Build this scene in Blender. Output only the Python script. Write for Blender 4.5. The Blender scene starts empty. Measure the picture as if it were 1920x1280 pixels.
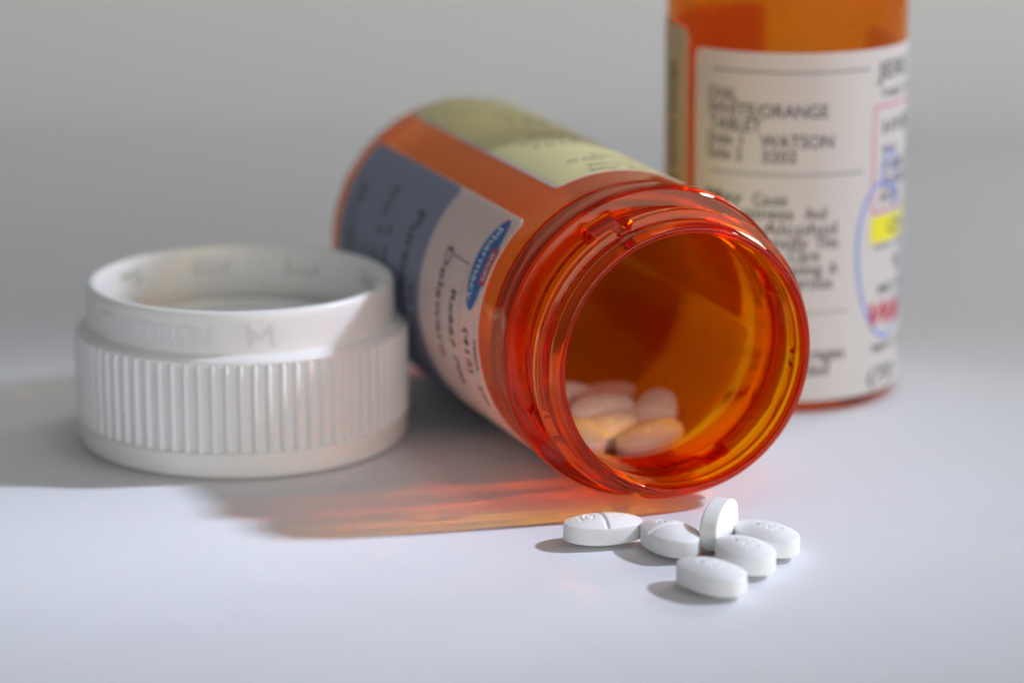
import bpy, bmesh, math, random
from mathutils import Vector, Matrix
from math import sin, cos, pi, radians, sqrt, hypot, exp, floor

S = bpy.context.scene
COL = S.collection
# one Blender unit is one centimetre here (small optics need the larger numbers)
S.unit_settings.system = 'METRIC'
S.unit_settings.scale_length = 0.01
U = 100.0            # Blender units per metre
MM = U / 1000

# ------------------------------------------------------------------ camera
cam_d = bpy.data.cameras.new('camera')
cam = bpy.data.objects.new('camera', cam_d)
COL.objects.link(cam)
S.camera = cam
cam.location = (0, 0, 0.10954 * U)
cam.rotation_euler = (pi / 2 - 0.25052, 0, 0)
cam_d.sensor_width = 36
cam_d.lens = 5500 / 1920 * 36
cam_d.clip_start = 0.01 * U
cam_d.clip_end = 20 * U
cam_d.dof.use_dof = True
cam_d.dof.focus_distance = 0.350 * U
cam_d.dof.aperture_fstop = 11.5 / U
cam_d.dof.aperture_blades = 0

# ------------------------------------------------------------------ render / colour
S.render.engine = 'CYCLES'
cy = S.cycles
cy.max_bounces = 24
cy.transmission_bounces = 24
cy.transparent_max_bounces = 16
cy.glossy_bounces = 10
cy.diffuse_bounces = 5
cy.caustics_refractive = True
cy.caustics_reflective = True
cy.blur_glossy = 0
cy.sample_clamp_indirect = 0
cy.use_adaptive_sampling = False
cy.use_guiding = True          # lets sunlight find its way through the amber plastic
cy.use_volume_guiding = False
cy.guiding_training_samples = 128
cy.surface_guiding_probability = 0.7
cy.use_denoising = True
S.view_settings.view_transform = 'Standard'
S.view_settings.look = 'None'
S.view_settings.exposure = 0.26
S.view_settings.gamma = 1

# ------------------------------------------------------------------ light: a room with one bright window
W = bpy.data.worlds.new('World')
S.world = W
W.use_nodes = True
bg = W.node_tree.nodes['Background']
bg.inputs['Color'].default_value = (0.93, 0.97, 1.0, 1)
bg.inputs['Strength'].default_value = 0.11


def look(o, tgt):
    d = Vector(tgt) - o.location
    o.rotation_euler = d.to_track_quat('-Z', 'Y').to_euler()


KEY_AZ, KEY_EL = radians(8), radians(39)      # from the right, a little behind
kt = Vector((-0.026, 0.333, 0.0)) * U
kd = Vector((cos(KEY_EL) * cos(KEY_AZ), cos(KEY_EL) * sin(KEY_AZ), sin(KEY_EL)))
kl = bpy.data.lights.new('sunbeam', 'SPOT')
ko = bpy.data.objects.new('sunbeam', kl)
COL.objects.link(ko)
ko.location = kt + kd * 1.5 * U
look(ko, kt)
kl.energy = 112 * U * U
kl.color = (0.73, 0.80, 1.0)
kl.shadow_soft_size = 0.06 * U
kl.spot_size = 2 * math.atan(0.073 / 1.5)
kl.spot_blend = 0.75


def area(name, loc, tgt, sx, sy, e, col):
    l = bpy.data.lights.new(name, 'AREA')
    l.shape = 'RECTANGLE'
    loc, tgt = Vector(loc) * U, Vector(tgt) * U
    l.size, l.size_y, l.energy, l.color = sx * U, sy * U, e * U * U, col
    o = bpy.data.objects.new(name, l)
    COL.objects.link(o)
    o.location = loc
    look(o, tgt)
    return o


area('window_light', (0.70, 1.10, 0.50), (0.03, 0.35, 0.03), 0.24, 0.24, 2.6, (0.86, 0.92, 1.0))
bl = area('backdrop_fill', (0.25, 0.42, 0.85), (0.06, 0.74, 0.05), 0.4, 0.3, 0.21, (0.97, 0.99, 1.0))  # added fill that lifts the backdrop, not a lamp of the room
bl.data.spread = radians(70)
area('room_light', (0.72, -0.60, 0.22), (0, 0.38, 0.02), 2.0, 0.50, 6.8, (1.0, 0.98, 0.95))


# ------------------------------------------------------------------ materials
def newmat(name):
    m = bpy.data.materials.new(name)
    m.use_nodes = True
    nt = m.node_tree
    for n in list(nt.nodes):
        nt.nodes.remove(n)
    out = nt.nodes.new('ShaderNodeOutputMaterial')
    return m, nt, out


def principled(name, col, rough=0.5, sss=0.0, sss_r=(0.002, 0.0015, 0.001), bump=None, var=None, spec=0.5):
    m, nt, out = newmat(name)
    p = nt.nodes.new('ShaderNodeBsdfPrincipled')
    p.inputs['Base Color'].default_value = (*col, 1)
    p.inputs['Roughness'].default_value = rough
    p.inputs['Specular IOR Level'].default_value = spec
    if sss:
        p.inputs['Subsurface Weight'].default_value = sss
        p.inputs['Subsurface Radius'].default_value = (1, .75, .55)
        p.inputs['Subsurface Scale'].default_value = sss_r[0] * U
    tc = nt.nodes.new('ShaderNodeTexCoord')
    if var:
        sc, amt = var
        nz = nt.nodes.new('ShaderNodeTexNoise')
        nz.inputs['Scale'].default_value = sc / U
        nz.inputs['Detail'].default_value = 6
        nt.links.new(tc.outputs['Object'], nz.inputs['Vector'])
        mr = nt.nodes.new('ShaderNodeMapRange')
        mr.inputs['To Min'].default_value = 1 - amt
        mr.inputs['To Max'].default_value = 1 + amt
        nt.links.new(nz.outputs['Fac'], mr.inputs['Value'])
        mx = nt.nodes.new('ShaderNodeMix')
        mx.data_type = 'RGBA'
        mx.blend_type = 'MULTIPLY'
        mx.inputs['Factor'].default_value = 1
        mx.inputs['A'].default_value = (*col, 1)
        nt.links.new(mr.outputs['Result'], mx.inputs['B'])
        nt.links.new(mx.outputs['Result'], p.inputs['Base Color'])
    if bump:
        sc, dist = bump
        nz = nt.nodes.new('ShaderNodeTexNoise')
        nz.inputs['Scale'].default_value = sc / U
        nz.inputs['Detail'].default_value = 8
        nt.links.new(tc.outputs['Object'], nz.inputs['Vector'])
        b = nt.nodes.new('ShaderNodeBump')
        b.inputs['Strength'].default_value = 1
        b.inputs['Distance'].default_value = dist * U
        nt.links.new(nz.outputs['Fac'], b.inputs['Height'])
        nt.links.new(b.outputs['Normal'], p.inputs['Normal'])
    nt.links.new(p.outputs[0], out.inputs['Surface'])
    return m


def amber(name, tint, z_neck, milk_neck, milk_body, sigma):
    """see-through orange plastic: clear walls that absorb with depth"""
    m, nt, out = newmat(name)
    g = nt.nodes.new('ShaderNodeBsdfGlass')
    g.inputs['Color'].default_value = (*tint, 1)
    g.inputs['Roughness'].default_value = 0.0
    g.inputs['IOR'].default_value = 1.49
    # the moulded plastic is a little milky, most of all on the matt body below the neck
    d = nt.nodes.new('ShaderNodeBsdfTranslucent')
    d.inputs['Color'].default_value = (1.0, 0.27, 0.015, 1)
    df = nt.nodes.new('ShaderNodeBsdfDiffuse')
    df.inputs['Color'].default_value = (0.93, 0.18, 0.01, 1)
    dm = nt.nodes.new('ShaderNodeMixShader')
    dm.inputs[0].default_value = 0.3
    nt.links.new(d.outputs[0], dm.inputs[1])
    nt.links.new(df.outputs[0], dm.inputs[2])
    tc = nt.nodes.new('ShaderNodeTexCoord')
    sp = nt.nodes.new('ShaderNodeSeparateXYZ')
    nt.links.new(tc.outputs['Object'], sp.inputs[0])
    mr = nt.nodes.new('ShaderNodeMapRange')
    mr.inputs['From Min'].default_value = (z_neck - 5) * MM
    mr.inputs['From Max'].default_value = z_neck * MM
    mr.inputs['To Min'].default_value = milk_body
    mr.inputs['To Max'].default_value = milk_neck
    nt.links.new(sp.outputs['Z'], mr.inputs['Value'])
    # fine scuffs and hand marks in the gloss
    nz = nt.nodes.new('ShaderNodeTexNoise')
    nz.inputs['Scale'].default_value = 260 / U
    nz.inputs['Detail'].default_value = 9
    nz.inputs['Roughness'].default_value = 0.75
    nt.links.new(tc.outputs['Object'], nz.inputs['Vector'])
    bp = nt.nodes.new('ShaderNodeBump')
    bp.inputs['Distance'].default_value = 0.000012 * U
    nt.links.new(nz.outputs['Fac'], bp.inputs['Height'])
    nt.links.new(bp.outputs['Normal'], g.inputs['Normal'])
    mx2 = nt.nodes.new('ShaderNodeMixShader')
    mb = nt.nodes.new('ShaderNodeMapRange')      # clear again towards the base
    mb.inputs['From Min'].default_value = 3 * MM
    mb.inputs['From Max'].default_value = 16 * MM
    mb.inputs['To Min'].default_value = 0.12
    nt.links.new(sp.outputs['Z'], mb.inputs['Value'])
    mm_ = nt.nodes.new('ShaderNodeMath')
    mm_.operation = 'MULTIPLY'
    nt.links.new(mr.outputs['Result'], mm_.inputs[0])
    nt.links.new(mb.outputs['Result'], mm_.inputs[1])
    nt.links.new(mm_.outputs[0], mx2.inputs[0])
    nt.links.new(g.outputs[0], mx2.inputs[1])
    nt.links.new(dm.outputs[0], mx2.inputs[2])
    nt.links.new(mx2.outputs[0], out.inputs['Surface'])
    a = nt.nodes.new('ShaderNodeVolumeAbsorption')
    sigma = [q / U for q in sigma]
    dens = sigma[2]
    a.inputs['Density'].default_value = dens
    a.inputs['Color'].default_value = (1 - sigma[0] / dens, 1 - sigma[1] / dens, 0, 1)
    nt.links.new(a.outputs[0], out.inputs['Volume'])
    return m


def paper(name, col, trans=0.3, rough=0.5):
    m, nt, out = newmat(name)
    p = nt.nodes.new('ShaderNodeBsdfPrincipled')
    p.inputs['Base Color'].default_value = (*col, 1)
    p.inputs['Roughness'].default_value = rough
    t = nt.nodes.new('ShaderNodeBsdfTranslucent')
    t.inputs['Color'].default_value = (*col, 1)
    mx = nt.nodes.new('ShaderNodeMixShader')
    mx.inputs[0].default_value = trans
    nt.links.new(p.outputs[0], mx.inputs[1])
    nt.links.new(t.outputs[0], mx.inputs[2])
    tc = nt.nodes.new('ShaderNodeTexCoord')
    nz = nt.nodes.new('ShaderNodeTexNoise')
    nz.inputs['Scale'].default_value = 2500 / U
    nz.inputs['Detail'].default_value = 3
    nt.links.new(tc.outputs['Object'], nz.inputs['Vector'])
    b = nt.nodes.new('ShaderNodeBump')
    b.inputs['Distance'].default_value = 0.000006 * U
    nt.links.new(nz.outputs['Fac'], b.inputs['Height'])
    nt.links.new(b.outputs['Normal'], p.inputs['Normal'])
    nt.links.new(mx.outputs[0], out.inputs['Surface'])
    return m


M_TABLE = principled('white_table', (0.80, 0.80, 0.815), 0.6, bump=(3200, 0.00003), var=(90, 0.025), spec=0.3)
M_WALL = principled('pale_wall', (0.84, 0.84, 0.825), 0.9, var=(3, 0.04), spec=0.1)
M_CAP = principled('white_cap_plastic', (0.84, 0.83, 0.80), 0.36, sss=0.25, sss_r=(0.0018,), bump=(700, 0.000012), var=(120, 0.012))
M_PILL = principled('pill_white', (0.86, 0.86, 0.84), 0.62, sss=0.25, sss_r=(0.0008,), bump=(2600, 0.00003), var=(700, 0.02), spec=0.35)
M_AMBER = amber('amber_plastic', (0.995, 0.87, 0.58), 61, 0.02, 0.27, (4, 370, 2400))
M_AMBER2 = amber('amber_plastic_light', (0.99, 0.90, 0.60), 63, 0.05, 0.22, (3, 170, 1800))
M_LABEL = paper('label_white', (0.90, 0.895, 0.86), 0.42)
M_LABEL2 = paper('label_tan', (0.80, 0.72, 0.50), 0.35)
M_YELLOW = paper('label_yellow', (0.92, 0.89, 0.50), 0.36)
M_BLUE = paper('print_slate_blue', (0.36, 0.40, 0.53), 0.3)
M_INK = principled('ink_black', (0.06, 0.06, 0.075), 0.5)
M_INKG = principled('ink_grey', (0.22, 0.22, 0.25), 0.5)
M_LOGO = principled('ink_logo_blue', (0.012, 0.13, 0.42), 0.45)
M_RED = principled('ink_red', (0.62, 0.03, 0.07), 0.45)
M_PINK = principled('ink_rose', (0.75, 0.28, 0.36), 0.5)
M_PEN = principled('ink_light_blue', (0.25, 0.35, 0.80), 0.5)
M_YB = principled('ink_bright_yellow', (0.90, 0.80, 0.03), 0.5)
M_WHITEINK = principled('ink_white', (0.8, 0.8, 0.8), 0.5)


# ------------------------------------------------------------------ builders
def link(name, me, mat, parent=None, smooth=None):
    o = bpy.data.objects.new(name, me)
    COL.objects.link(o)
    if mat is not None and not me.materials:
        me.materials.append(mat)
    if parent is not None:
        o.parent = parent
    if smooth is not None:
        for p in me.polygons:
            p.use_smooth = True
        if smooth < 180:
            try:
                me.set_sharp_from_angle(angle=radians(smooth))
            except Exception:
                pass
    return o


def mesh(name, vs, fs):
    me = bpy.data.meshes.new(name)
    me.from_pydata([(x * MM, y * MM, z * MM) for x, y, z in vs], [], fs)
    me.update()
    return me


def empty(name, label, cat, group=None, mat=None):
    o = bpy.data.objects.new(name, None)
    o.empty_display_size = 1
    COL.objects.link(o)
    o['label'] = label
    o['category'] = cat
    if group:
        o['group'] = group
    if mat is not None:
        o.matrix_world = mat
    return o


def densify(prof, step):
    out = []
    for i in range(len(prof) - 1):
        (z0, r0), (z1, r1) = prof[i], prof[i + 1]
        d = hypot(z1 - z0, r1 - r0)
        n = max(1, int(d / step))
        for k in range(n):
            out.append((z0 + (z1 - z0) * k / n, r0 + (r1 - r0) * k / n))
    out.append(prof[-1])
    return out


def lathe(name, prof, nth, rmod=None, thetas=None):
    """revolve an open profile whose first and last points lie on the axis (r=0) or close a loop"""
    vs, fs = [], []
    ths = thetas or [2 * pi * i / nth for i in range(nth)]
    nth = len(ths)
    rows = []
    for k, (z, r) in enumerate(prof):
        if r < 1e-6:
            rows.append([len(vs)])
            vs.append((0, 0, z))
        else:
            row = []
            for t in ths:
                rr = rmod(z, r, t, k) if rmod else r
                row.append(len(vs))
                vs.append((rr * cos(t), rr * sin(t), z))
            rows.append(row)
    for a, b in zip(rows[:-1], rows[1:]):
        for i in range(nth):
            j = (i + 1) % nth
            if len(a) == 1:
                fs.append((a[0], b[j], b[i]))
            elif len(b) == 1:
                fs.append((a[i], a[j], b[0]))
            else:
                fs.append((a[i], a[j], b[j], b[i]))
    return mesh(name, vs, fs)


def rounded(pts, rad, n=4):
    """round the corners of an open polyline"""
    out = [pts[0]]
    for i in range(1, len(pts) - 1):
        p0, p, p1 = Vector(pts[i - 1]), Vector(pts[i]), Vector(pts[i + 1])
        r = rad[i] if isinstance(rad, (list, tuple)) else rad
        a, b = p0 - p, p1 - p
        r = min(r, a.length * .48, b.length * .48)
        if r < 1e-4:
            out.append(tuple(p))
            continue
        A, B = p + a.normalized() * r, p + b.normalized() * r
        for k in range(n + 1):
            t = k / n
            q = A * (1 - t) ** 2 + p * 2 * t * (1 - t) + B * t * t
            out.append((q.x, q.y))
    out.append(pts[-1])
    return out


# ---- curved paper and print on a vial ----
def curved_sheet(name, Rf, t0, t1, z0, z1, off, thick, corner=1.2, nth=56, nz=10):
    """closed thin sheet bent round the vial, rounded corners; t in degrees"""
    a0, a1 = radians(t0), radians(t1)
    Rm = Rf((z0 + z1) / 2)
    cols = []
    for i in range(nth + 1):
        u = i / nth
        # more columns near the corners
        u = u - sin(2 * pi * u) / (2 * pi) * 0.55
        a = a0 + (a1 - a0) * u
        dd = min(a - a0, a1 - a) * Rm
        dz = 0
        if corner and dd < corner:
            dz = corner - sqrt(max(0, corner ** 2 - (corner - dd) ** 2))
        cols.append((a, z0 + dz, z1 - dz))
    vs, fs = [], []
    for layer in (off, off + thick):
        for a, za, zb in cols:
            for k in range(nz + 1):
                z = za + (zb - za) * k / nz
                r = Rf(z) + layer
                vs.append((r * cos(a), r * sin(a), z))
    n1 = (nth + 1) * (nz + 1)
    I = lambda i, k, l: l * n1 + i * (nz + 1) + k
    for i in range(nth):
        for k in range(nz):
            fs.append((I(i, k, 0), I(i, k + 1, 0), I(i + 1, k + 1, 0), I(i + 1, k, 0)))
            fs.append((I(i, k, 1), I(i + 1, k, 1), I(i + 1, k + 1, 1), I(i, k + 1, 1)))
    for i in range(nth):
        fs.append((I(i, 0, 0), I(i + 1, 0, 0), I(i + 1, 0, 1), I(i, 0, 1)))
        fs.append((I(i, nz, 0), I(i, nz, 1), I(i + 1, nz, 1), I(i + 1, nz, 0)))
    for k in range(nz):
        fs.append((I(0, k, 0), I(0, k, 1), I(0, k + 1, 1), I(0, k + 1, 0)))
        fs.append((I(nth, k, 0), I(nth, k + 1, 0), I(nth, k + 1, 1), I(nth, k, 1)))
    return mesh(name, vs, fs)


def flat_shape_on(name, Rf, tc, zc, poly, off):
    """poly: outline in mm about (tc, zc) -> thin curved print, filled and subdivided"""
    bm = bmesh.new()
    q = []
    for i in range(len(poly)):                # short edges, so that the print follows the curve
        (xa, za), (xb, zb) = poly[i], poly[(i + 1) % len(poly)]
        m = max(1, int(hypot(xb - xa, zb - za) / .35))
        q += [(xa + (xb - xa) * k / m, za + (zb - za) * k / m) for k in range(m)]
    poly = q
    n = len(poly)
    cx = sum(p[0] for p in poly) / n
    cz = sum(p[1] for p in poly) / n
    rings = []
    for f in (1.0, 0.84, 0.68, 0.52, 0.36, 0.2):
        rings.append([bm.verts.new((cx + (x - cx) * f, cz + (z - cz) * f, 0)) for x, z in poly])
    c = bm.verts.new((cx, cz, 0))
    for a, b in zip(rings[:-1], rings[1:]):
        for i in range(n):
            j = (i + 1) % n
            bm.faces.new((a[i], a[j], b[j], b[i]))
    for i in range(n):
        bm.faces.new((rings[-1][i], rings[-1][(i + 1) % n], c))
    me = bpy.data.meshes.new(name)
    for v in bm.verts:
        x, z = v.co.x, v.co.y
        zz = zc + z
        r = Rf(zz) + off
        a = radians(tc) + x / r
        v.co = (r * cos(a) * MM, r * sin(a) * MM, zz * MM)
    bm.to_mesh(me)
    bm.free()
    return me


def strip_on(name, Rf, pts, w, off, closed=False):
    """printed line through (theta_deg, z) points"""
    P = []
    for i in range(len(pts) - (0 if closed else 1)):
        a, b = pts[i], pts[(i + 1) % len(pts)]
        L = hypot(radians(b[0] - a[0]) * 18, b[1] - a[1])
        n = max(1, int(L / 0.8))
        for k in range(n):
            P.append((a[0] + (b[0] - a[0]) * k / n, a[1] + (b[1] - a[1]) * k / n))
    if not closed:
        P.append(pts[-1])
    Q = [(radians(t) * Rf(z), z) for t, z in P]
    vs, fs = [], []
    N = len(Q)
    for i, q in enumerate(Q):
        a = Q[(i - 1) % N] if (closed or i > 0) else Q[i]
        b = Q[(i + 1) % N] if (closed or i < N - 1) else Q[i]
        d = Vector((b[0] - a[0], b[1] - a[1])).normalized()
        nx, nz = -d.y, d.x
        for s in (-1, 1):
            xx, zz = q[0] + nx * w / 2 * s, q[1] + nz * w / 2 * s
            r = Rf(zz)
            t = xx / r
            vs.append(((r + off) * cos(t), (r + off) * sin(t), zz))
    for i in range(N if closed else N - 1):
        j = (i + 1) % N
        fs.append((2 * i, 2 * i + 1, 2 * j + 1, 2 * j))
    return mesh(name, vs, fs)


def text_mesh(txt, size, bold=0.0, extrude=0.0, shear=0.0, sx=1.0):
    cu = bpy.data.curves.new('lettering', 'FONT')
    cu.body = txt
    cu.size = size
    cu.offset = bold
    cu.extrude = extrude
    cu.shear = shear
    cu.resolution_u = 4
    o = bpy.data.objects.new('lettering', cu)
    COL.objects.link(o)
    dg = bpy.context.evaluated_depsgraph_get()
    me = bpy.data.meshes.new_from_object(o.evaluated_get(dg))
    bpy.data.objects.remove(o)
    bpy.data.curves.remove(cu)
    if sx != 1:
        for v in me.vertices:
            v.co.x *= sx
    return me


def text_width(txt, size, bold=0.0, shear=0.0):
    me = text_mesh(txt, size, bold, 0, shear)
    x = max(v.co.x for v in me.vertices)
    bpy.data.meshes.remove(me)
    return x


def text_on(txt, Rf, t0, z0, size, off, mat, parent, fit=None, bold=0.0, shear=0.0, extrude=0.0, rot=0, name='printed_word'):
    """letters upright toward the vial's mouth; reading toward increasing theta. fit: end theta. One mesh per word."""
    total = text_width(txt, size, bold, shear)
    k = 1.0 if fit is None else radians(fit - t0) * Rf(z0) / total
    words = txt.split(' ')
    wI = text_width('I', size, bold, shear)
    o = None
    for i, wd in enumerate(words):
        x0 = 0.0 if i == 0 else text_width(' '.join(words[:i]) + ' I', size, bold, shear) - wI
        me = text_mesh(wd, size, bold, extrude, shear)
        if extrude or size > 3.5:          # cut the letters into narrow columns so that they bend with the wall
            bm = bmesh.new()
            bm.from_mesh(me)
            lo, hi = min(v.co.x for v in bm.verts), max(v.co.x for v in bm.verts)
            x = lo + .5
            while x < hi:
                bmesh.ops.bisect_plane(bm, geom=bm.verts[:] + bm.edges[:] + bm.faces[:], plane_co=(x, 0, 0), plane_no=(1, 0, 0))
                x += .5
            bm.to_mesh(me)
            bm.free()
        for v in me.vertices:
            x, y = (v.co.x + x0) * k, v.co.y
            if rot:
                x, y = -y, x      # reading up along the axis
            zz = z0 + y
            r = Rf(zz)
            a = radians(t0) + x / r
            r += off + v.co.z
            v.co = (r * cos(a) * MM, r * sin(a) * MM, zz * MM)
        me.name = name
        o = link(name, me, mat, parent)
    return o


# ------------------------------------------------------------------ the setting
def box(name, x0, x1, y0, y1, z0, z1, mat):
    vs = [(x0, y0, z0), (x1, y0, z0), (x1, y1, z0), (x0, y1, z0), (x0, y0, z1), (x1, y0, z1), (x1, y1, z1), (x0, y1, z1)]
    fs = [(0, 3, 2, 1), (4, 5, 6, 7), (0, 1, 5, 4), (1, 2, 6, 5), (2, 3, 7, 6), (3, 0, 4, 7)]
    o = link(name, mesh(name, vs, fs), mat)
    o['kind'] = 'structure'
    return o


table = box('tabletop', -1400, 1400, -300, 610, -25, 0, M_TABLE)
# a paper sweep that rises behind the table
vs, fs = [], []
pf = [(610, 0)] + [(610 + 110 * sin(a), 110 - 110 * cos(a)) for a in [pi / 2 * i / 24 for i in range(1, 25)]] + [(720, 1100)]
for x in (-300, 300):
    for y, z in pf:
        vs.append((x, y, z))
for x in (-300, 300):
    for y, z in pf:
        vs.append((x, y + 3, z - 3))
n = len(pf)
for i in range(n - 1):
    fs.append((i, i + 1, n + i + 1, n + i))
    fs.append((2 * n + i, 3 * n + i, 3 * n + i + 1, 2 * n + i + 1))
fs += [(0, n, 3 * n, 2 * n), (n - 1, 3 * n - 1, 4 * n - 1, 2 * n - 1)]
wall = link('backdrop', mesh('backdrop', vs, fs), M_WALL, None, 180)
wall['kind'] = 'structure'


# ------------------------------------------------------------------ amber vials
VL = 78.46


def vial_body(name, Rb0, Rb1, L, wall_t, parent, neck_scale=1.0, mat=None):
    """upright profile, base at z=0, mouth at z=L. s = L - z"""
    k = neck_scale
    RB = lambda z: Rb0 + (Rb1 - Rb0) * z / L
    z = lambda s: L - s
    # outer, from the mouth down to the base
    outer = [(z(0.5), 15.72 * k), (z(0.0), 16.0 * k), (z(0.0), 16.6 * k), (z(1.1), 17.28 * k), (z(2.4), 17.28 * k), (z(2.6), 17.0 * k),
             (z(3.3), 17.0 * k), (z(3.45), 18.15 * k), (z(4.8), 18.2 * k), (z(5.0), 17.0 * k), (z(8.3), 17.0 * k), (z(8.5), 17.3 * k), (z(9.6), 17.3 * k),
             (z(9.8), 19.35 * k), (z(10.2), 19.8 * k), (z(12.3), 19.83 * k), (z(12.6), 19.05 * k), (z(15.7), 19.02 * k), (z(16.0), RB(z(16)) - .02), (z(24), RB(z(24))),
             (z(L - 1.6), RB(1.6)), (0.35, Rb0 - .25), (0, Rb0 - 1.5), (0, Rb0 - 3.0), (0.9, Rb0 - 4.6), (0.9, 0)]
    inner = [(z(0.5), 15.72 * k), (z(1.2), 15.6 * k), (z(4.0), 15.65 * k), (z(5.4), 15.5 * k), (z(12.6), 15.45 * k), (z(13.6), 15.7 * k), (z(16.2), Rb1 - wall_t - .25), (z(24), Rb1 - wall_t - .1), (3.2, Rb0 - wall_t),
             (1.9, Rb0 - wall_t - 1.0), (2.0, Rb0 - 5), (2.1, 0)]
    rr = [0, .14, .22, .5, .2, .1, .1, .14, .14, .1, .1, .1, .1, .1, .2, .2, .14, .12, .2, 0, .6, .5, .5, .5, .5, 0]
    po = rounded(outer, rr, 3)
    pi_ = rounded(inner, [0, .2, .5, .5, .4, .5, .8, 1, .8, .6, .6, 0], 3)
    # one closed skin: base centre -> outer up -> lip -> inner down -> inner base centre
    prof = densify(po[::-1], 1.6) + densify(pi_, 1.6)[1:]
    n_out = len(densify(po[::-1], 1.6))
    lugs = [(radians(c), radians(w)) for c, w in ((117, 6), (207, 5), (297, 5), (27, 5))]

    def bumpf(t, c, w, soft):
        d = abs((t - c + pi) % (2 * pi) - pi)
        return 1.0 if d < w else max(0.0, 1 - (d - w) / soft)

    def rmod(zz, r, t, kk):
        s = L - zz
        if kk >= n_out:
            return r * (1 + 0.0006 * sin(3 * t + zz * .35) + 0.0004 * sin(7 * t - zz * .5))
        if 2.9 < s < 5.0 and r > 17.4 * k:          # thread: rises and dies away in turns
            f = 1.0
            for c in (radians(113), radians(253), radians(353)):
                f = min(f, 1 - bumpf(t, c, radians(2.0), radians(1.8)) * .8)
            return 17.0 * k + (r - 17.0 * k) * f + 0.1 * sin(2 * t)
        if 8.0 < s < 9.6 and r < 17.6 * k:          # lugs bridging the groove under the collar
            f = max(bumpf(t, c, w, radians(1.0)) for c, w in lugs)
            return r + f * 0.9
        if 12.5 < s < 15.8 and r < 19.3 * k:        # stepped stop on the shoulder
            f = bumpf(t, radians(196), radians(30), radians(.8))
            return r + f * .35
        return r

    me = lathe(name, prof, 288, rmod)
    o = link(name, me, mat or M_AMBER, parent, smooth=40)
    return RB


# --- the lying vial ---
AX = Vector((-0.36839, 0.92964, 0.00763)).normalized()     # mouth -> base
UE = AX.cross(Vector((0, 0, 1))).normalized()
V2 = UE.cross(AX).normalized()
B0 = Vector((-7.780, 415.793, 19.80)) * MM
mw = Matrix.Identity(4)
for i in range(3):
    mw[i][0], mw[i][1], mw[i][2], mw[i][3] = UE[i], V2[i], -AX[i], B0[i]
lying = empty('pill_bottle', 'open amber pill bottle lying on its side with a yellow label on top', 'pill bottle', 'amber pill bottles', mw)
RB = vial_body('body', 19.62, 19.2, VL, 1.25, lying)
zL = lambda s: VL - s
# white pharmacy label
la = link('label', curved_sheet('label', RB, 132.2, 353.6, zL(74.6), zL(20.0), .05, .12, 1.0), M_LABEL, lying, 30)
la['label'] = 'white and slate blue pharmacy label'
link('printed_band', curved_sheet('printed_band', RB, 132.5, 353.3, zL(74.4), zL(41.2), .18, .02, .9), M_BLUE, la, 30)
T = .21
# oval logo
ov = [(6.3 * cos(a), 2.35 * sin(a)) for a in [2 * pi * i / 48 for i in range(48)]]
link('logo_oval', flat_shape_on('logo_oval', RB, 153.4, zL(23.3), ov, T), M_LOGO, la)
rb = []
for cx, cz, a0 in ((2.1, .5, 0), (-2.1, .5, 90), (-2.1, -.5, 180), (2.1, -.5, 270)):
    for q in range(5):
        a = radians(a0 + 90 * q / 4)
        rb.append((cx + .42 * cos(a), cz + .38 * sin(a)))
link('logo_box', flat_shape_on('logo_box', RB, 153.9, zL(21.3), rb, T + .045), M_RED, la)
text_on('Pharmacy', RB, 138.5, zL(24.6), 2.4, T + .03, M_WHITEINK, la, fit=168.5, bold=.02)
text_on('SHOPS', RB, 148.4, zL(21.75), 1.35, T + .075, M_WHITEINK, la, fit=159.6, bold=.02)
text_on('Delaware', RB, 153.6, zL(34.7), 2.7, T, M_INK, la, fit=198, bold=.03)
text_on('Rx667 706', RB, 167.6, zL(29.9), 2.3, T, M_INK, la, fit=206, bold=.05)
text_on('(412)', RB, 178.8, zL(24.6), 2.2, T, M_INK, la, fit=197, bold=.05)
text_on('7002', RB, 181.0, zL(21.5), 1.3, T, M_INK, la, fit=194, bold=.03)
text_on('277', RB, 200.5, zL(23.2), 2.2, T, M_INK, la, fit=210, bold=.03)
link('printed_rule', strip_on('printed_rule', RB, [(156.4, zL(32.8)), (156.5, zL(26.6))], .16, T), M_INK, la)
link('printed_rule', strip_on('printed_rule', RB, [(156.5, zL(26.6)), (212, zL(26.0))], .08, T), M_INK, la)
link('printed_rule', strip_on('printed_rule', RB, [(156.4, zL(32.4)), (208, zL(32.0))], .06, T), M_INKG, la)
text_on('Pursuant', RB, 147.6, zL(48.6), 4.0, T, M_INK, la, fit=192, bold=.1)
text_on('to the', RB, 176, zL(44.6), 2.2, T, M_INK, la, fit=198, bold=.06)
text_on('law 7 may', RB, 144, zL(59.6), 3.0, T, M_INK, la, fit=186, bold=.05)
text_on('2 fill', RB, 158, zL(56.0), 2.4, T, M_INK, la, fit=178, bold=.05)
text_on('Refill', RB, 149, zL(70.4), 3.2, T, M_INK, la, fit=184, bold=.05)
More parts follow.
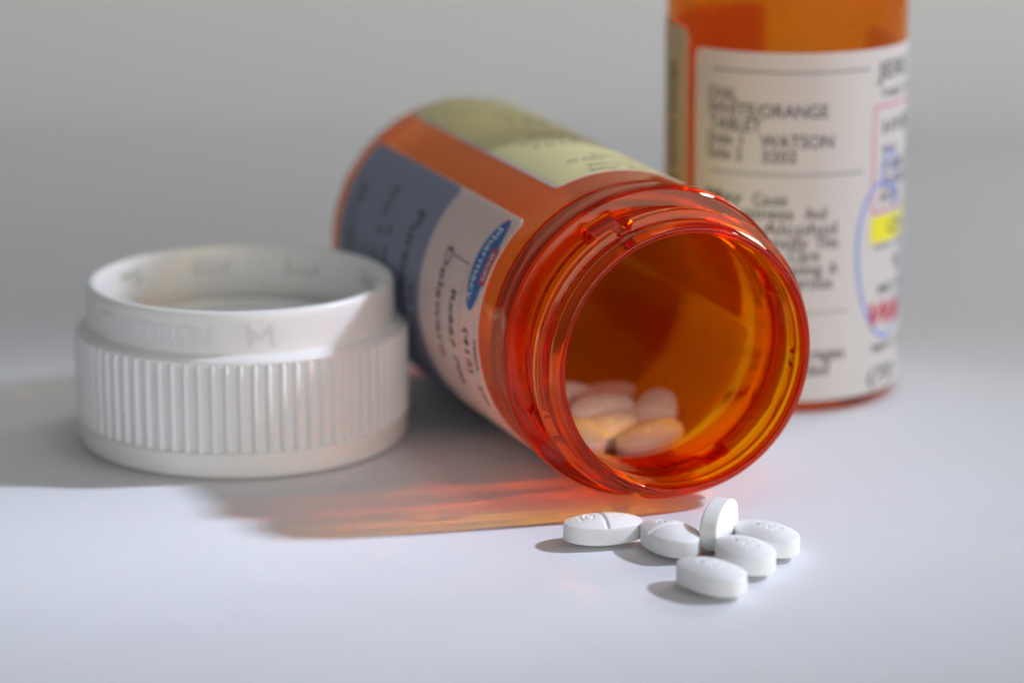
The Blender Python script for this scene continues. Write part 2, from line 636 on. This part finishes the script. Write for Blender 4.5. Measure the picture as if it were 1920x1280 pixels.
# yellow warning label on top
ly = link('label', curved_sheet('label', RB, -5.5, 114.6, zL(75.2), zL(22.2), .05, .12, .7), M_LABEL, lying, 30)
ly['label'] = 'yellow label with fine print and a white edge'
link('printed_band', curved_sheet('printed_band', RB, -5.2, 112.9, zL(75.0), zL(22.35), .18, .02, .5), M_YELLOW, ly, 30)
for txt, t0, t1, s, sz in (('tablet, oval, white.', 58, 99.5, 24.2, 1.9), ('each tablet imprinted', 52, 96, 26.6, 1.6), ('by mouth once daily as', 48, 100, 30.2, 1.6), ('take one tablet', 60, 88, 32.6, 1.7),
                           ('This medicine is a', 52, 101, 41.0, 2.2), ('KEEP OUT OF REACH', 48, 103, 44.0, 2.3), ('of children at all times', 50, 96, 47.0, 1.8), ('FILL', 74, 96, 58.5, 3.4), ('store cool', 66, 92, 62.5, 2.0)):
    text_on(txt, RB, t0, zL(s), sz, T, M_INK, ly, fit=t1, bold=.03)

# --- the standing vial ---
mw2 = Matrix.Translation(Vector((38.07, 404.46, 0.02)) * MM)
stand = empty('pill_bottle', 'upright amber pill bottle with a white printed label behind the lying bottle', 'pill bottle', 'amber pill bottles', mw2)
SL = 81.0
RS = vial_body('body', 16.35, 16.75, SL, 1.2, stand, neck_scale=0.86, mat=M_AMBER2)
ls = link('label', curved_sheet('label', RS, -142.2, 38, 1.7, 49.8, .05, .12, 1.3, nth=72), M_LABEL, stand, 30)
ls['label'] = 'white label printed with tablet description and warnings'
lt = link('label', curved_sheet('label', RS, 96, 212.0, 1.9, 52.2, .05, .12, 1.5, nth=72), M_LABEL2, stand, 30)
lt['label'] = 'second label wrapping round the back with sideways print'
for txt, t0, t1, z, sz, mt in (
        ('OVAL', -133.5, -117.8, 43.1, 2.5, M_INK), ('WHITE/ORANGE', -133.5, -75, 41.1, 2.5, M_INK), ('TABLET', -132.5, -106, 39.1, 2.5, M_INK),
        ('Side 1', -133.5, -115, 37.1, 2.3, M_INK), ('WATSON', -106.2, -72.2, 37.0, 2.5, M_INK), ('Side 2', -133.5, -115, 35.1, 2.3, M_INK), ('3202', -106.0, -89.5, 35.0, 2.3, M_INK),
        ('May', -134, -114.5, 29.2, 2.4, M_INK), ('Cause', -109.5, -93.5, 29.1, 2.4, M_INK),
        ('Drowsiness', -134, -90.5, 27.2, 2.4, M_INK), ('And', -85, -74.7, 27.2, 2.4, M_INK), ('Dizziness.', -134, -108, 25.2, 2.4, M_INK), ('Alcohol', -104.5, -69.3, 25.1, 2.4, M_INK),
        ('May Intensify', -134, -83, 23.2, 2.4, M_INK), ('This', -79.8, -68.3, 23.2, 2.4, M_INK), ('Effect. Use', -134, -98, 21.4, 2.4, M_INK), ('Care', -92.5, -77.6, 21.4, 2.4, M_INK),
        ('When Operating', -134, -76, 19.5, 2.4, M_INK), ('A', -72.8, -68, 19.5, 2.4, M_INK), ('Car Or Dangerous', -134, -70.7, 17.6, 2.4, M_INK),
        ('Alcoholic Beverages', -134, -63, 7.6, 2.4, M_INK), ('Avoided', -100, -71.5, 5.4, 2.4, M_INK),
        ('JERE', -47.0, -18, 45.6, 3.4, M_INK), ('TAKE 1 TAB', -45, -5, 43.0, 1.6, M_INK), ('HYDR', -43, -8, 37.9, 2.7, M_INK), ('MG', -43, -29, 35.3, 1.5, M_INKG),
        ('TAKE', -42, -16, 32.6, 2.2, M_INK), ('EVERY', -42, -12, 30.4, 2.2, M_INK), ('FOR', -43, -24, 28.3, 2.2, M_INK),
        ('Qty', -36, -14, 23.9, 2.8, M_INK), ('No ref', -46, -16, 22.0, 1.0, M_INK), ('R', -28, -20, 18.6, 2.6, M_INK), ('MD 10/6', -42, -8, 15.6, 1.7, M_INK),
        ('MAY 15', -45, -12, 7.4, 1.5, M_INK), ('(70', -48.5, -24, 2.9, 3.2, M_INK)):
    text_on(txt, RS, t0, z, sz, T, mt, ls, fit=t1, bold=.02)
text_on('Wal', RS, -52, 11.2, 4.6, T + .05, M_RED, ls, fit=-14, bold=.12, shear=.35)
link('printed_rule', strip_on('printed_rule', RS, [(-130.5, 47.2), (-53, 47.2)], .22, T), M_INKG, ls)
link('printed_rule', strip_on('printed_rule', RS, [(-131.5, 33.3), (-55, 33.3)], .20, T), M_INKG, ls)
link('printed_rule', strip_on('printed_rule', RS, [(-131.5, 14.2), (-62, 14.2)], .14, T), M_INKG, ls)
link('printed_frame', strip_on('printed_frame', RS, [(-48.6, 27.2), (-48.6, 41.8), (14, 41.8), (14, 27.2)], .42, T - .01, True), M_PINK, ls)
link('highlight_bar', curved_sheet('highlight_bar', RS, -49.0, 12, 22.9, 26.6, .18, .015, 0, nth=24, nz=3), M_YB, ls)
pen = [(-38 + 19 * cos(a) - 3.5 * sin(a), 20.3 + 11.0 * sin(a)) for a in [2 * pi * i / 60 for i in range(60)]]
link('pen_loop', strip_on('pen_loop', RS, pen, .5, T + .02, True), M_PEN, ls)
pen2 = [(-35 + 7 * cos(a), 31.8 + 3.6 * sin(a)) for a in [pi * .98 - pi * 1.15 * i / 30 for i in range(31)]]
link('pen_loop', strip_on('pen_loop', RS, pen2, .5, T + .02), M_PEN, ls)
text_on('CAUTION: TAKE WITH FOOD', RS, -158.5, 12, 2.6, T, M_INK, lt, rot=1, bold=.08)

# ------------------------------------------------------------------ the cap
CX, CY = -35.89, 377.73
cap = empty('bottle_cap', 'white ribbed child-resistant cap upside down on the table left of the lying bottle', 'bottle cap', None,
            Matrix.Translation(Vector((CX, CY, 0.02)) * MM) @ Matrix.Rotation(radians(0), 4, 'Z'))
RW = 21.42
outp = [(0, 0), (0, 19.9), (.15, 20.9), (.75, 21.7), (1.6, 21.92), (3.55, 21.98), (3.95, RW), (15.0, RW), (15.3, 21.75), (15.75, 21.55), (16.15, 20.62), (16.4, 20.42), (20.9, 20.26), (21.6, 20.05), (21.77, 19.45)]
rc = [0, .1, .3, .4, .3, .12, .15, .1, .1, .2, .25, .2, .3, .25, .15]
innp = [(21.77, 19.45), (21.6, 18.95), (21.0, 18.66), (20.15, 18.62), (20.1, 18.61), (18.15, 18.58), (18.1, 18.57), (12.6, 18.5), (12.3, 17.6), (11.2, 17.5), (11.0, 18.7), (3.0, 18.4), (2.4, 17.8), (2.4, 0)]
po = densify(rounded(outp, rc, 3), 1.2)
pn = densify(innp, 1.2)
prof = po + pn[1:]
nO = len(po)
# extra columns at the edges of the little windows
WIN = [radians(108 - 40 * i) for i in range(9)]
HW = radians(7.6)
ths = sorted(set([round(2 * pi * i / 240, 6) for i in range(240)] + [round((w + d) % (2 * pi), 6) for w in WIN for d in (-HW - .004, -HW, HW, HW + .004)]))


def capmod(z, r, t, k):
    if k >= nO:
        if 18.12 < z < 20.12 and r > 18.55:
            for w in WIN:
                if abs((t - w + pi) % (2 * pi) - pi) <= HW + 1e-5:
                    return r + 1.1
        if 11.1 < z < 12.45 and r < 17.8:
            f = (sin(9 * t) > -.55)
            return 17.5 if f else 18.6
    return r


cb = link('shell', lathe('shell', prof, 0, capmod, ths), M_CAP, cap, 38)
# inner sealing ring
rp = [(2.3, 15.6), (2.3, 16.9), (14.6, 16.6), (14.9, 16.3), (14.9, 15.9), (14.6, 15.6), (2.3, 15.6)]
link('sealing_ring', lathe('sealing_ring', densify(rp, 3)[::1], 160), M_CAP, cap, 38)
# ribs, each its own piece
NR = 76


def rib_mesh():
    w, h = .58, .62
    prof2 = [(-w, -.12), (-w * .62, h * .5), (-w * .2, h), (w * .2, h), (w * .62, h * .5), (w, -.12)]
    vs, fs = [], []
    rows = [(3.86, 1.0, 1.0), (14.7, 1.0, 1.0), (15.38, .55, .62)]
    for z, kw, kh in rows:
        for x, y in prof2:
            vs.append((RW + (y * kh if y > 0 else y), x * kw, z))
    n = len(prof2)
    for a in range(len(rows) - 1):
        for i in range(n - 1):
            fs.append((a * n + i, a * n + i + 1, (a + 1) * n + i + 1, (a + 1) * n + i))
        fs.append((a * n + n - 1, a * n, (a + 1) * n, (a + 1) * n + n - 1))
    fs.append(tuple(range(n))[::-1])
    fs.append(tuple((len(rows) - 1) * n + i for i in range(n)))
    me = mesh('rib', vs, fs)
    return me


rm = rib_mesh()
rib0 = link('rib', rm, M_CAP, cap, 50)
for i in range(NR):
    o = rib0 if i == 0 else rib0.copy()
    if i:
        COL.objects.link(o)
        o.parent = cap
    o.rotation_euler = (0, 0, 2 * pi * i / NR)
RC = lambda z: 20.36
text_on('CHILDREN', RC, -147, 16.9, 4.3, -.15, M_CAP, cap, fit=-95, bold=.05, extrude=.183, name='embossed_lettering')
text_on('M', RC, -83.5, 16.8, 4.9, -.15, M_CAP, cap, fit=-72.5, bold=.0, extrude=.183, name='embossed_lettering')


# ------------------------------------------------------------------ tablets
PL, PW, PT, PD = 9.5, 5.9, 3.6, .82


def seg(px, py, a, b):
    ax_, ay, bx, by = a[0], a[1], b[0], b[1]
    dx, dy = bx - ax_, by - ay
    t = max(0, min(1, ((px - ax_) * dx + (py - ay) * dy) / (dx * dx + dy * dy + 1e-12)))
    return hypot(px - ax_ - dx * t, py - ay - dy * t)


GLYPH_G = [[(-1.7 + .55 * cos(a), .75 * sin(a)) for a in [radians(50 + 30 * i) for i in range(10)]] + [(-1.2, -.1), (-1.65, -.1)],
           [(-3.0, .5), (-2.7, .75), (-2.7, -.7)]]
GLYPH_L = [[(-1.5, .8), (-1.5, -.7), (-.7, -.7)], [(.0, -.7), (.45, .8), (.9, -.7)], [(.2, -.2), (.7, -.2)], [(1.5, .5), (1.8, .8), (1.8, -.7)]]


def pill_mesh(name, glyph, score):
    nth, nr = 168, 40
    vs, fs = [], []
    rows = []

    def row(k, z):
        r = []
        for i in range(nth):
            t = 2 * pi * i / nth
            x, y = PL / 2 * k * cos(t), PW / 2 * k * sin(t)
            # slightly fuller than an ellipse
            m = (abs(cos(t)) ** 2.15 + abs(sin(t)) ** 2.15) ** (-1 / 2.15)
            x, y = x * m, y * m
            zz = z(x, y, k) if callable(z) else z
            r.append(len(vs))
            vs.append((x, y, zz))
        rows.append(r)

    def top(x, y, k):
        z = PT / 2 - PD * k ** 2.1
        if score:
            z -= .30 * exp(-(x / .17) ** 2) * (1 - max(0, k - .9) * 6 if k > .9 else 1)
        fade = min(1, max(0, (1 - k) * 8))
        d = min(seg(x, y, a, b) for st in glyph for a, b in zip(st[:-1], st[1:])) if abs(x) < 4 and k < .95 else 9
        z -= .14 * exp(-(d / .13) ** 2) * fade
        return z

    c = len(vs)
    vs.append((0, 0, top(0, 0, 0)))
    for j in range(1, nr + 1):
        row(.985 * (j / nr) ** .92, top)
    zb = PT / 2 - PD
    row(.994, zb - .04)
    row(.999, zb - .13)
    row(1.0, zb - .3)
    row(1.0, -zb + .3)
    row(.999, -zb + .13)
    row(.994, -zb + .04)
    for j in range(8):
        kk = .985 * (1 - j / 8)
        row(kk, -PT / 2 + PD * kk ** 2.1)
    e = len(vs)
    vs.append((0, 0, -PT / 2))
    for i in range(nth):
        fs.append((c, rows[0][i], rows[0][(i + 1) % nth]))
    for a, b in zip(rows[:-1], rows[1:]):
        for i in range(nth):
            j = (i + 1) % nth
            fs.append((a[i], b[i], b[j], a[j]))
    for i in range(nth):
        fs.append((rows[-1][i], e, rows[-1][(i + 1) % nth]))
    me = mesh(name, vs, fs)
    for p in me.polygons:
        p.use_smooth = True
    me.materials.append(M_PILL)
    return me


PM_S = pill_mesh('pill', GLYPH_G, True)
PM_P = pill_mesh('pill', GLYPH_L, False)


def pill(me, label, M, group):
    o = bpy.data.objects.new('pill', me)
    COL.objects.link(o)
    o.matrix_world = M
    o['label'] = label
    o['category'] = 'pill'
    o['group'] = group
    return o


def flatM(x, y, z, az, tx=0, ty=0):
    return Matrix.Translation(Vector((x, y, z)) * MM) @ Matrix.Rotation(radians(az), 4, 'Z') @ Matrix.Rotation(radians(ty), 4, 'Y') @ Matrix.Rotation(radians(tx), 4, 'X')


G1 = 'white oval pills spilled on the table'
h = PT / 2
pill(PM_S, 'leftmost white oval pill on the table, scored face up beside the orange shadow', flatM(10.76, 331.4, h, 12), G1)
pill(PM_S, 'scored white oval pill lying between the leftmost pill and the upright pill', flatM(18.6, 328.0, h, -64), G1)
up_ = flatM(24.4, 329.6, PW / 2, 0) @ Matrix.Rotation(radians(-20), 4, 'Z') @ Matrix.Rotation(radians(90), 4, 'Y') @ Matrix.Rotation(radians(90), 4, 'Z') @ Matrix.Rotation(radians(0), 4, 'X')
pill(PM_P, 'white pill standing upright on its edge with its bright face to the right', up_, G1)
pill(PM_P, 'rightmost white pill, lying flat behind the middle one', flatM(29.9, 327.8, h, -56), G1)
pill(PM_P, 'white pill lying in front of the upright one, between the nearest and the rightmost pill', flatM(26.9, 321.7, h, -66), G1)
pill(PM_P, 'nearest white oval pill, lowest in the picture', flatM(22.5, 314.1, h, -50), G1)

G2 = 'pills inside the lying bottle'


def inpill(me, label, s, t, v, e1, n):
    """position and directions in the lying bottle: t right, v up, third towards the mouth"""
    fr = lambda a: UE * a[0] + V2 * a[1] - AX * a[2]
    c = B0 / MM + (-AX) * (VL - s) + UE * t + V2 * v
    n = fr(n).normalized()
    e1 = fr(e1)
    e1 = (e1 - n * e1.dot(n)).normalized()
    e2 = n.cross(e1)
    M = Matrix.Identity(4)
    for i in range(3):
        M[i][0], M[i][1], M[i][2], M[i][3] = e1[i], e2[i], n[i], c[i] * MM
    return pill(me, label, M, G2)


inpill(PM_P, 'long pill inside the bottle lying lowest and nearest its mouth', 21.0, 4.8, -16.25, (.95, .2, -.1), (-.18, .95, .22))
inpill(PM_P, 'yellow-lit pill inside the bottle half hidden by the rim at left', 23.4, -3.4, -15.6, (.35, 0, -.95), (.2, .95, .12))
inpill(PM_P, 'pill inside the bottle between the lowest one and the long upper one', 26.6, 1.8, -15.7, (.95, .1, -.35), (0, .93, .35))
inpill(PM_P, 'big pale pill inside the bottle resting across the top of the pile', 29.0, 1.6, -14.7, (1, .07, 0), (0, .8, .6))
inpill(PM_S, 'pill inside the bottle tilted up at the right end of the pile', 26.0, 7.7, -15.0, (.6, .2, -.78), (-.32, .85, .38))
inpill(PM_P, 'dim pill inside the bottle at the back left of the pile', 35.0, -1.2, -14.4, (.95, -.1, -.1), (.1, .75, .6))
inpill(PM_P, 'pill inside the bottle hidden deepest behind the pile', 38.5, 5.6, -15.4, (.7, .1, .5), (-.3, .95, .1))
